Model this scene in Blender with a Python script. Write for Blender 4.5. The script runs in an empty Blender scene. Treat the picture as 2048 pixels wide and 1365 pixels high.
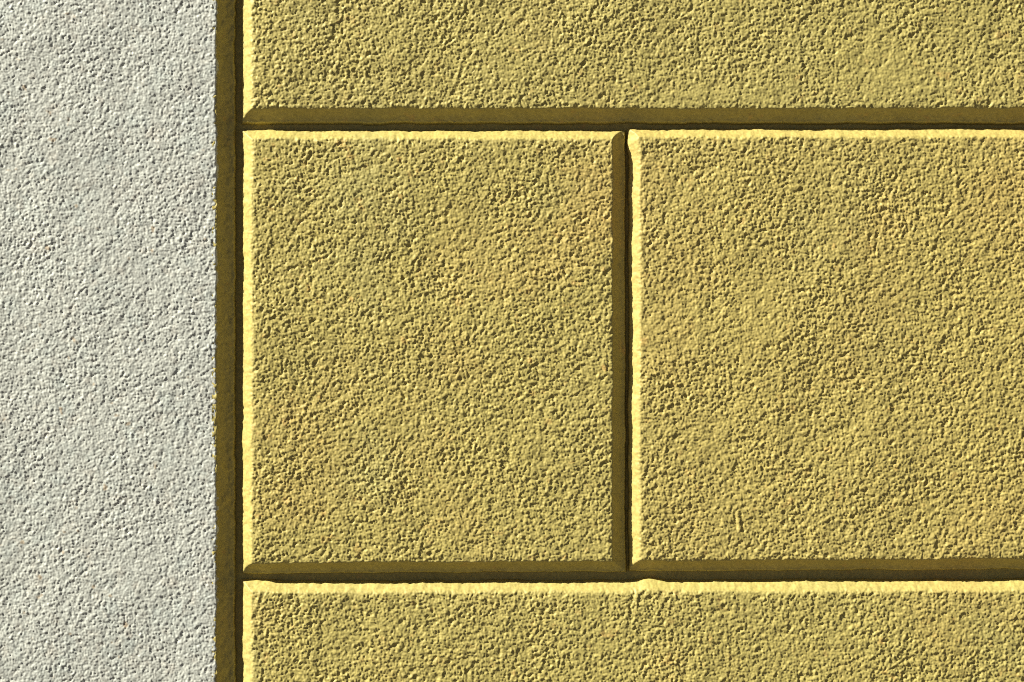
import bpy, math
import numpy as np

# ------------------------------------------------------------------ units
# The wall is laid out on a drawing grid of half-millimetre units (u right, v down);
# S turns one unit into metres. The wall face is the plane y = 0, looking towards -y.
S = 0.0005
U0, V0, ZC = 1024.0, 682.5, 1.60
def wx(u): return (u - U0) * S
def wz(v): return ZC - (v - V0) * S
DEPTH = 21.0                      # depth of the joints, in units

scene = bpy.context.scene
col = scene.collection

# ------------------------------------------------------------------ camera
DIST = 2.5
cam_data = bpy.data.cameras.new('camera')
cam_data.sensor_width = 36.0
cam_data.lens = 36.0 * DIST / (2048 * S)
cam_data.clip_start = 0.05
cam_data.clip_end = 1000.0
cam = bpy.data.objects.new('camera', cam_data)
cam.location = (0.0, -DIST, ZC)
cam.rotation_euler = (math.radians(90), 0, 0)
col.objects.link(cam)
scene.camera = cam

# ------------------------------------------------------------------ sky and sun
SUN_POS = np.array((-2.80, -1.0, 2.40))        # towards the sun
SUN_POS /= np.linalg.norm(SUN_POS)
world = bpy.data.worlds.new('World')
scene.world = world
world.use_nodes = True
wn, wl = world.node_tree.nodes, world.node_tree.links
wn.clear()
sky = wn.new('ShaderNodeTexSky')
sky.sky_type = 'NISHITA'
sky.sun_disc = False
sky.sun_elevation = math.asin(SUN_POS[2])
sky.sun_rotation = math.atan2(SUN_POS[0], SUN_POS[1])
sky.air_density = 0.1
sky.dust_density = 0.25
sky.ozone_density = 1.0
bg = wn.new('ShaderNodeBackground')
bg.inputs['Strength'].default_value = 0.05
wo = wn.new('ShaderNodeOutputWorld')
wl.new(sky.outputs[0], bg.inputs[0])
wl.new(bg.outputs[0], wo.inputs[0])

sun_data = bpy.data.lights.new('sun', 'SUN')
sun_data.energy = 5.0
sun_data.angle = math.radians(0.53)
sun_data.color = (1.0, 0.985, 0.93)
sun = bpy.data.objects.new('sun', sun_data)
from mathutils import Vector
sun.rotation_euler = Vector(SUN_POS).to_track_quat('Z', 'Y').to_euler()
sun.location = (-6, -4, 8)
col.objects.link(sun)

scene.view_settings.view_transform = 'Standard'
scene.view_settings.look = 'None'
scene.view_settings.exposure = 0.93
scene.view_settings.gamma = 1.0
scene.view_settings.use_curve_mapping = False
scene.cycles.use_denoising = False
scene.cycles.max_bounces = 8
scene.cycles.diffuse_bounces = 6
scene.cycles.filter_width = 1.0

# ------------------------------------------------------------------ relief of the plaster
rng = np.random.default_rng(11)
NW, NH, STEP = 1536, 1024, 1.6                 # periodic noise tiles

def band(lam, width=0.45, seed=0, stretch=1.0, ang=0.0):
    """periodic Gaussian noise with its energy round the wavelength lam (units), rms 1"""
    r = np.random.default_rng(seed)
    f = np.fft.rfft2(r.standard_normal((NH, NW)))
    fy = np.fft.fftfreq(NH, STEP)[:, None]
    fx = np.fft.rfftfreq(NW, STEP)[None, :]
    c, s = math.cos(ang), math.sin(ang)
    a, b = c * fx + s * fy, (-s * fx + c * fy) * stretch
    k = np.sqrt(a * a + b * b) + 1e-9
    f *= np.exp(-0.5 * (np.log(k * lam) / width) ** 2)
    f[0, 0] = 0
    n = np.fft.irfft2(f, s=(NH, NW))
    return n / n.std()

GRAIN = band(8.5, 0.33, 1)
FINE = band(5.8, 0.25, 12)
CLUMP = band(19.0, 0.35, 2)
LUMP = band(46.0, 0.4, 3, 1.5, math.radians(-40))
EDGE = band(28.0, 0.4, 4)
WAVE = band(130.0, 0.4, 5)
SWELL = band(330.0, 0.4, 6)
AMP = band(240.0, 0.4, 7)
PIT = band(15.0, 0.3, 8)

# plaster surface: sand grains pressed into the coat, with crevices between them and
# pits and short drag marks where the float tore grains away
def scatter(count, rad, seed, length=1.0, power=1.0):
    """highest of many small caps (radius rad[0]..rad[1] units, drawn out by length), 0..1"""
    r = np.random.default_rng(seed)
    px, py = r.uniform(0, NW, count), r.uniform(0, NH, count)
    ra = r.uniform(rad[0], rad[1], count) / STEP
    top = r.uniform(0.35, 1.0, count)
    an = r.uniform(0, math.pi, count)
    ln = 1.0 + (length - 1.0) * r.uniform(0, 1, count)
    ca, sa = np.cos(an), np.sin(an)
    out = np.zeros(NH * NW)
    ix, iy = np.floor(px).astype(np.int64), np.floor(py).astype(np.int64)
    R = int(math.ceil(rad[1] * length / STEP)) + 1
    for dy in range(-R, R + 1):
        for dx in range(-R, R + 1):
            ox, oy = ix + dx - px, iy + dy - py
            a, b = (ca * ox + sa * oy) / (ra * ln), (-sa * ox + ca * oy) / ra
            q = 1 - a * a - b * b
            w = q > 0
            if not w.any():
                continue
            np.maximum.at(out, ((iy[w] + dy) % NH) * NW + (ix[w] + dx) % NW, top[w] * q[w] ** power)
    return out.reshape(NH, NW)

grit = scatter(110000, (2.8, 6.2), 21, 1.8, 0.7)
pits = scatter(24000, (2.4, 4.6), 22, 2.6, 0.7) * np.clip(0.9 + 0.22 * AMP + 0.12 * WAVE, 0.3, 1.5)
stones = scatter(9000, (4.5, 8.5), 23, 1.6, 0.8)
tears = scatter(2600, (4.5, 8.5), 24, 2.4, 0.7)
grit = (grit - grit.mean()) / grit.std()
PLASTER = 0.75 * grit + 0.50 * GRAIN + 0.42 * CLUMP + 0.25 * FINE + 1.1 * stones - 2.2 * pits - 2.2 * tears
PLASTER -= PLASTER.mean()
COAT = 0.85 * grit + 0.60 * GRAIN + 0.45 * CLUMP + 0.25 * FINE + 1.0 * stones - 1.4 * pits - 0.8 * tears   # the finer white coat
COAT -= COAT.mean()

def samp(tile, u, v, du=0.0, dv=0.0):
    x = ((u + du) / STEP) % NW
    y = ((v + dv) / STEP) % NH
    x0 = np.floor(x).astype(np.int64); y0 = np.floor(y).astype(np.int64)
    fx = x - x0; fy = y - y0
    x0 %= NW; y0 %= NH
    x1 = (x0 + 1) % NW; y1 = (y0 + 1) % NH
    return ((tile[y0, x0] * (1 - fx) + tile[y0, x1] * fx) * (1 - fy)
            + (tile[y1, x0] * (1 - fx) + tile[y1, x1] * fx) * fy)

def smooth(a, b, x):
    t = np.clip((x - a) / (b - a), 0, 1)
    return t * t * (3 - 2 * t)

# fine mesh where the lens looks, coarser farther out
DU = (-24.0, 2072.0); DV = (-24.0, 1389.0)
def fine_weight(u, v):
    ox = np.maximum(np.maximum(DU[0] - u, u - DU[1]), 0)
    oy = np.maximum(np.maximum(DV[0] - v, v - DV[1]), 0)
    return 1 - smooth(0, 45, np.hypot(ox, oy))

def lines(lo, hi, dense, edges=(), fine=STEP):
    """grid lines from lo to hi: fine inside the dense span, growing outside, closer near edges"""
    out = [lo]
    p = lo
    while p < hi - 1e-6:
        o = max(dense[0] - p, p - dense[1], 0.0)
        st = fine if o == 0 else min(60.0, fine + 0.16 * o)
        if p < dense[0]:
            st = min(st, max(fine, (dense[0] - p) * 0.2))
        for e in edges:
            q = abs(p - e)
            st = min(st, max(fine, 5.0 + max(0, q - 45) * 0.35)) if o > 0 else st
        p = min(hi, p + st)
        out.append(p)
    return np.array(out)

def grid_mesh(name, us, vs, hfun, mat, parent=None):
    U, V = np.meshgrid(us, vs)
    H = hfun(U, V)
    ny, nx = U.shape
    cu, cv = 0.5 * (us[0] + us[-1]), 0.5 * (vs[0] + vs[-1])
    co = np.empty((ny * nx, 3), np.float32)
    co[:, 0] = ((U - cu) * S).ravel()
    co[:, 1] = ((DEPTH - H) * S).ravel()
    co[:, 2] = (-(V - cv) * S).ravel()
    idx = np.arange(ny * nx, dtype=np.int32).reshape(ny, nx)
    q = np.stack((idx[:-1, :-1], idx[1:, :-1], idx[1:, 1:], idx[:-1, 1:]), -1).reshape(-1, 4)
    # drop the cells buried well below the joint floor
    Hc = np.maximum.reduce((H[:-1, :-1], H[1:, :-1], H[1:, 1:], H[:-1, 1:])).ravel()
    q = q[Hc > -25.5]
    me = bpy.data.meshes.new(name)
    me.vertices.add(len(co)); me.vertices.foreach_set('co', co.ravel())
    me.loops.add(q.size); me.loops.foreach_set('vertex_index', q.ravel())
    me.polygons.add(len(q))
    me.polygons.foreach_set('loop_start', np.arange(0, q.size, 4, dtype=np.int32))
    me.polygons.foreach_set('use_smooth', np.ones(len(q), dtype=bool))
    a = me.attributes.new('relief', 'FLOAT', 'POINT')     # how much grain the mesh itself carries
    a.data.foreach_set('value', fine_weight(U, V).ravel().astype(np.float32))
    me.update(calc_edges=True)
    me.materials.append(mat)
    ob = bpy.data.objects.new(name, me)
    ob.location = (wx(cu), 0, wz(cv))
    col.objects.link(ob)
    if parent is not None:
        ob.parent = parent
        ob.location = (wx(cu) - parent.location.x, -parent.location.y, wz(cv) - parent.location.z)
    return ob

def box_mesh(name, x0, x1, y0, y1, z0, z1, mat, parent=None):
    me = bpy.data.meshes.new(name)
    vs = [(x, y, z) for z in (z0, z1) for y in (y0, y1) for x in (x0, x1)]
    fs = [(0, 2, 3, 1), (4, 5, 7, 6), (0, 1, 5, 4), (2, 6, 7, 3), (0, 4, 6, 2), (1, 3, 7, 5)]
    me.from_pydata(vs, [], fs); me.update()
    me.materials.append(mat)
    ob = bpy.data.objects.new(name, me)
    col.objects.link(ob)
    if parent is not None:
        ob.parent = parent
        ob.location = -parent.location
    return ob

# ------------------------------------------------------------------ materials
def plaster_material(name, base, tones, speck=None, bump=1.0):
    m = bpy.data.materials.new(name)
    m.use_nodes = True
    n, l = m.node_tree.nodes, m.node_tree.links
    n.clear()
    out = n.new('ShaderNodeOutputMaterial')
    bs = n.new('ShaderNodeBsdfPrincipled')
    bs.inputs['Roughness'].default_value = 0.6
    bs.inputs['Specular IOR Level'].default_value = 0.5
    l.new(bs.outputs[0], out.inputs[0])
    geo = n.new('ShaderNodeNewGeometry')
    def noise(scale, detail=3, rough=0.5, off=0.0):
        t = n.new('ShaderNodeTexNoise')
        t.inputs['Scale'].default_value = scale
        t.inputs['Detail'].default_value = detail
        t.inputs['Roughness'].default_value = rough
        mp = n.new('ShaderNodeMapping')
        mp.inputs['Location'].default_value = (off, off * 0.37, off * 1.7)
        l.new(geo.outputs['Position'], mp.inputs[0])
        l.new(mp.outputs[0], t.inputs['Vector'])
        return t.outputs['Fac']
    def rng_(v, a, b, lo=0.0, hi=1.0):
        r = n.new('ShaderNodeMapRange')
        r.inputs['From Min'].default_value = a; r.inputs['From Max'].default_value = b
        r.inputs['To Min'].default_value = lo; r.inputs['To Max'].default_value = hi
        l.new(v, r.inputs['Value'])
        return r.outputs[0]
    def mix(fac, a, b, mode='MIX'):
        x = n.new('ShaderNodeMix'); x.data_type = 'RGBA'; x.blend_type = mode
        if isinstance(fac, float): x.inputs[0].default_value = fac
        else: l.new(fac, x.inputs[0])
        for k, c in ((6, a), (7, b)):
            if isinstance(c, tuple): x.inputs[k].default_value = (*c, 1)
            else: l.new(c, x.inputs[k])
        return x.outputs[2]
    c = base
    for (tone, scale, lo, hi, off) in tones:
        c = mix(rng_(noise(scale, 4, 0.6, off), lo, hi), c, tone)
    # each block was coated from its own batch; rain has washed faint upright streaks
    to = n.new('ShaderNodeAttribute'); to.attribute_type = 'OBJECT'; to.attribute_name = 'tone'
    c = mix(rng_(to.outputs['Fac'], 0.0, 1.0, 0.0, 0.55), c, tones[0][0])
    c = mix(rng_(to.outputs['Fac'], 0.0, -1.0, 0.0, 0.55), c, tones[-1 if len(tones) < 2 else 1][0])
    rt_ = n.new('ShaderNodeTexNoise'); rt_.inputs['Scale'].default_value = 1.0; rt_.inputs['Detail'].default_value = 5
    rm = n.new('ShaderNodeMapping'); rm.inputs['Scale'].default_value = (26.0, 26.0, 2.2)
    l.new(geo.outputs['Position'], rm.inputs[0]); l.new(rm.outputs[0], rt_.inputs['Vector'])
    w_ = rng_(rt_.outputs['Fac'], 0.3, 0.7, 0.93, 1.06)
    wc = n.new('ShaderNodeCombineColor')
    for k in range(3): l.new(w_, wc.inputs[k])
    c = mix(1.0, c, wc.outputs[0], 'MULTIPLY')
    # every grain takes the paint a little differently
    v = rng_(noise(330.0, 2, 0.6, 3.1), 0.3, 0.7, 0.82, 1.15)
    cv = n.new('ShaderNodeCombineColor')
    for k in range(3): l.new(v, cv.inputs[k])
    c = mix(1.0, c, cv.outputs[0], 'MULTIPLY')
    if speck:
        sp = rng_(noise(95.0, 1, 0.4, 7.7), 0.735, 0.80, 0.0, 0.75)
        c = mix(sp, c, speck)
    l.new(c, bs.inputs['Base Color'])
    # grain by bump only where the mesh is too coarse to carry it
    at = n.new('ShaderNodeAttribute'); at.attribute_name = 'relief'
    st = rng_(at.outputs['Fac'], 0.0, 1.0, bump, 0.03)
    b = n.new('ShaderNodeBump')
    b.inputs['Distance'].default_value = 0.0046
    l.new(st, b.inputs['Strength'])
    l.new(noise(150.0, 3, 0.65, 1.3), b.inputs['Height'])
    l.new(b.outputs[0], bs.inputs['Normal'])
    return m

YELLOW = plaster_material('ochre_plaster', (0.510, 0.412, 0.108), [
    ((0.545, 0.402, 0.106), 5.0, 0.52, 0.72, 0.0),
    ((0.485, 0.412, 0.122), 6.5, 0.56, 0.76, 5.0),
    ((0.59, 0.39, 0.10), 75.0, 0.62, 0.74, 9.0),
])
GROOVE = YELLOW
WHITE = plaster_material('offwhite_plaster', (0.600, 0.598, 0.490), [
    ((0.575, 0.594, 0.495), 40.0, 0.50, 0.70, 2.0),
    ((0.61, 0.582, 0.465), 60.0, 0.54, 0.70, 6.0),
], speck=(0.48, 0.36, 0.21), bump=0.75)
CORE = plaster_material('wall_core_plaster', (0.50, 0.42, 0.20), [((0.44, 0.39, 0.24), 6.0, 0.45, 0.65, 1.0)])
def ground_material():
    m = bpy.data.materials.new('paving_ground')
    m.use_nodes = True
    n, l = m.node_tree.nodes, m.node_tree.links
    bs = n['Principled BSDF']
    bs.inputs['Roughness'].default_value = 0.9
    t = n.new('ShaderNodeTexNoise'); t.inputs['Scale'].default_value = 3.0; t.inputs['Detail'].default_value = 8
    geo = n.new('ShaderNodeNewGeometry'); l.new(geo.outputs['Position'], t.inputs['Vector'])
    r = n.new('ShaderNodeValToRGB')
    r.color_ramp.elements[0].position = 0.3; r.color_ramp.elements[0].color = (0.055, 0.047, 0.038, 1)
    r.color_ramp.elements[1].position = 0.7; r.color_ramp.elements[1].color = (0.085, 0.072, 0.058, 1)
    l.new(t.outputs['Fac'], r.inputs[0]); l.new(r.outputs[0], bs.inputs['Base Color'])
    return m

# ------------------------------------------------------------------ ground
me = bpy.data.meshes.new('ground')
me.from_pydata([(-300, -300, 0), (300, -300, 0), (300, 300, 0), (-300, 300, 0)], [], [(0, 1, 2, 3)])
me.materials.append(ground_material())
ground = bpy.data.objects.new('ground', me)
col.objects.link(ground)
ground['kind'] = 'structure'

# ------------------------------------------------------------------ walls
V_TOP, V_BOT = wz(3.4), 0.0
V_TOP = V0 - (3.4 - ZC) / S                     # units at the wall's top
V_BOT = V0 + (ZC + 0.02) / S                    # just under the ground
U_LEFT, U_RIGHT = -4200.0, 6300.0

def thing(name, label, cat, loc):
    o = bpy.data.objects.new(name, None)
    col.objects.link(o)
    o.location = loc
    o.empty_display_size = 0.2
    o['label'] = label; o['category'] = cat; o['kind'] = 'thing'
    return o

white = thing('white_wall', 'off-white rough plaster wall strip without joints, left of the yellow blocks', 'wall', (-1.6, 0, 0))
yellow = thing('yellow_block_wall', 'ochre yellow rough plaster wall of large blocks with deep dark joints between them', 'wall', (1.2, 0, 0))

def plaster(u, v, k=1.0, du=0.0, dv=0.0, tile=None):
    """grain + lumps, scaled by k"""
    f = fine_weight(u, v)
    a = 1.0 + 0.08 * samp(AMP, u, v, du, dv)
    # patches rubbed smoother by the float
    for pu, pv, ru, rv, w in ((1785, 150, 120, 62, 0.5), (1420, 190, 170, 26, 0.35), (905, 470, 90, 60, 0.25), (1390, 620, 120, 90, 0.25), (160, 330, 120, 70, 0.2)):
        a = a * (1 - w * np.exp(-((u - pu) / ru) ** 2 - ((v - pv) / rv) ** 2))
    return f * k * a * (0.575 * samp(PLASTER if tile is None else tile, u * 1.3, v * 1.3, du, dv)) + k * (0.26 * samp(LUMP, u, v, du, dv) * f) \
        + 0.15 * samp(WAVE, u, v, du, dv) + 0.5 * samp(SWELL, u, v, du, dv)

def soft_clip(t, r=0.10):
    """ramp 0..1 with its top rounded off"""
    x = 1 - t
    return 1 - 0.5 * (x + np.sqrt(x * x + r * r)) + 0.5 * r * 0.6

# white strip: flat to its edge at u = 432, where the yellow chamfer starts
EDGE_U = 432.0
def h_white(u, v):
    k = DEPTH + 0.5 + plaster(u, v, 0.68, 311, 97, COAT)
    # hairline crack at the left
    cy = 716 + 0.10 * u + 5 * np.sin(u / 13.0)
    k -= 1.3 * np.exp(-((v - cy) / 2.6) ** 2) * smooth(48, 20, u) * smooth(-60, -20, u)
    e = u - (EDGE_U + 0.45 * samp(EDGE, u, v) + 0.7 * samp(WAVE, u, v))
    k -= 0.5 * np.clip((e + 3) / 3, 0, 1) ** 2
    return np.where(e > 0, k - 2.2 * np.minimum(e, 6), k)
grid_mesh('wall_face', lines(U_LEFT, EDGE_U + 5, (DU[0], EDGE_U + 5)),
          lines(V_TOP, V_BOT, DV), h_white, WHITE, white)
box_mesh('wall_core', wx(U_LEFT) + 0.002, wx(EDGE_U) - 0.03, 0.012, 0.42, -0.02, 3.395, WHITE, white)

# the yellow chamfer that drops from the white face into the first joint
def h_chamfer(u, v):
    e = (466 + 0.6 * samp(WAVE, u, v, 50) + 0.5 * samp(EDGE, u, v, 90)) - u
    t = e / 33.0
    t = np.where((t > 0) & (t < 1), np.abs(t) ** 2.5, t)
    drop = np.clip(-e * 8.0, 0, 24)
    return DEPTH * soft_clip(t, 0.06) - 0.9 - drop + 0.5 * samp(PLASTER, u, v, 70, 20) * fine_weight(u, v) + 0.45 * samp(EDGE, u, v, 30, 60)
grid_mesh('chamfer', lines(424, 474, (DU[0], DU[1])), lines(V_TOP, V_BOT, DV), h_chamfer, GROOVE, yellow)

box_mesh('wall_core', wx(EDGE_U) - 0.028, wx(U_RIGHT) - 0.002, DEPTH * S + 0.012, 0.42, -0.02, 3.393, CORE, yellow)

# joint floors
def bed(u0, u1, v0, v1, lift=0.0, seed=0):
    def h(u, v):
        return lift - 18.0 + 0.35 * samp(EDGE, u, v, seed, 40) + 0.18 * samp(GRAIN, u, v, seed, 80)
    grid_mesh('joint_bed', lines(u0, u1, DU, fine=2.4), lines(v0, v1, DV, fine=2.4), h, GROOVE, yellow)

# blocks: base outline (uL, uR, vT, vB) with an outline that wanders a little
WB = 24.0
def block(uL, uR, vT, vB, seed, tilt=(0, 0), edits=None, crack=None, level=0.0, tone=0.0, wb=(WB, WB, WB, WB)):
    du, dv = 173.0 * seed, 91.0 * seed
    cu, cv = 0.5 * (uL + uR), 0.5 * (vT + vB)
    def h(u, v):
        wob = 0.65 * samp(WAVE, u, v, du + 400, dv) + 0.32 * samp(EDGE, u, v, du, dv + 200)
        wob2 = 0.65 * samp(WAVE, u, v, du, dv + 700) + 0.32 * samp(EDGE, u, v, du + 99, dv)
        l = u - uL + wob
        r = uR - u + wob2
        t = v - vT - tilt[0] * (u - uL) + wob2
        b = vB - v + tilt[1] * (u - uL) + wob
        if edits:
            l, r, t, b = edits(u, v, l, r, t, b)
        tl, tr, tt, tb = l / wb[0], r / wb[1], t / wb[2], b / wb[3]
        tr = np.where((tr > 0) & (tr < 1), np.abs(tr) ** 2.0, tr)      # hollowed by the float
        tb = np.where((tb > 0) & (tb < 1), np.abs(tb) ** 2.0, tb)
        m = np.minimum(np.minimum(tl, tr), np.minimum(tt, tb))
        base = DEPTH * soft_clip(np.minimum(m, 6.0), 0.12)
        flat = smooth(0.72, 1.12, m + 0.10 * samp(EDGE, u, v, du + 5, dv + 5) + 0.05 * samp(GRAIN, u, v, du, dv))
        hh = base + level * flat + plaster(u, v, 1.0, du, dv) * (0.42 + 0.58 * flat)
        hh += (1 - flat) * 0.30 * samp(EDGE, u, v, du, dv + 31)
        if crack is not None:
            hh = crack(u, v, hh, flat)
        return np.where(m < 0, np.maximum(DEPTH * m * 6.0, -26), hh)
    seen = uL < DU[1] and uR > DU[0] and vT < DV[1] and vB > DV[0]
    fu = STEP if seen else 7.0                     # blocks beyond the picture are coarser
    us = lines(uL - 8, uR + 8, DU if seen else (uL - 9, uL - 8.5), (uL, uR), fu)
    vs = lines(vT - 8 + min(0, tilt[0] * (uR - uL)), vB + 8 + max(0, tilt[1] * (uR - uL)),
               DV if seen else (vT - 9, vT - 8.5), (vT, vB), fu)
    ob = grid_mesh('block', us, vs, h, YELLOW, yellow)
    ob['tone'] = float(tone)
    return ob

# --- the four blocks in view
TOPJ = (243.0, 259.0)     # floor of the upper joint
LOWJ = (1148.0, 1168.0)   # floor of the lower joint

def lower_edits(u, v, l, r, t, b):
    t = t + 4.8 * np.exp(-((u - 1300) / 22.0) ** 2) * smooth(1225, 1290, u) + 3.5 * smooth(575, 515, u)
    return l, r, t, b
def lower_crack(u, v, hh, flat):
    path = 1263 + 1.6 * np.sin(v / 11.0) + 1.5 * samp(EDGE, u * 0 + 17, v)
    fade = smooth(1172, 1182, v) * smooth(1255, 1215, v)
    hh = hh - 1.8 * np.exp(-((u - path) / 2.6) ** 2) * fade
    return hh + 0.9 * np.exp(-((u - path - 8) / 4.5) ** 2) * fade
def right_edits(u, v, l, r, t, b):
    l = l + 3.2 * np.exp(-((v - 285) / 20.0) ** 2) + 0.8 * np.sin(v / 61.0) * smooth(300, 420, v)
    return l, r, t, b
def right_scratch(u, v, hh, flat):
    f = smooth(1020, 1026, v) * smooth(1066, 1058, v)
    p = 1475 + 0.12 * (v - 1042)
    hh = hh - 1.4 * np.exp(-((u - p + 4) / 2.3) ** 2) * f + 1.3 * np.exp(-((u - p - 2.5) / 2.6) ** 2) * f
    return hh - 1.0 * np.exp(-((u - p - 9) / 2.6) ** 2) * f

block(483, 3080, -640, TOPJ[0], 1, (0, 0.0), level=0.4, tone=-0.4, wb=(21, 25, 19, 26))
sq = block(483, 1250, TOPJ[1] + 1, LOWJ[0] + 1, 2, (0, -0.006), wb=(21, 25, 18, 22))
rt = block(1260, 2760, TOPJ[1] - 2, LOWJ[0] - 4, 3, (-0.001, -0.005), right_edits, right_scratch, tone=0.5, wb=(20, 25, 18, 22))
block(483, 3080, LOWJ[1], 2050, 4, (-0.003, 0), lower_edits, lower_crack, tone=-0.25, wb=(21, 25, 19, 25))

# --- the rest of the wall beyond the picture
block(2776, U_RIGHT, TOPJ[1] - 4, LOWJ[0] - 12, 5, (0, 0))
block(3096, U_RIGHT, -640, TOPJ[0], 6)
block(3096, U_RIGHT, LOWJ[1] - 8, 2050, 7)
k = 8
for n_, (va, vb) in enumerate(((2066, 2948), (-1538, -656))):
    for ua, ub in ((483, 1250), (1266, 2760), (2776, U_RIGHT)):
        block(ua, ub, va, vb, k); k += 1
for va, vb in ((2964, V_BOT), (V_TOP, -1554)):
    for ua, ub in ((483, 3080), (3096, U_RIGHT)):
        block(ua, ub, va, vb, k); k += 1

bed(456, 498, V_TOP, V_BOT, 0.0, 10)
bed(1236, 1276, TOPJ[1] - 6, LOWJ[0] + 6, 0.0, 20)
bed(480, U_RIGHT, 228, 275, 0.5, 30)
bed(480, U_RIGHT, 1134, 1180, 0.5, 40)
for v in (2058, -648, 2956, -1546):
    bed(480, U_RIGHT, v - 22, v + 22, 0.5, 50)
for u, va, vb in ((2768, 250, 1160), (3088, -648, 250), (3088, 1160, 2058), (1258, 2058, 2956), (2768, 2058, 2956),
                  (1258, -1546, -648), (2768, -1546, -648), (3088, 2956, V_BOT), (3088, V_TOP, -1546)):
    bed(u - 22, u + 22, va, vb, 0.0, 60)

sq['label'] = 'nearly square yellow block between two upright joints'
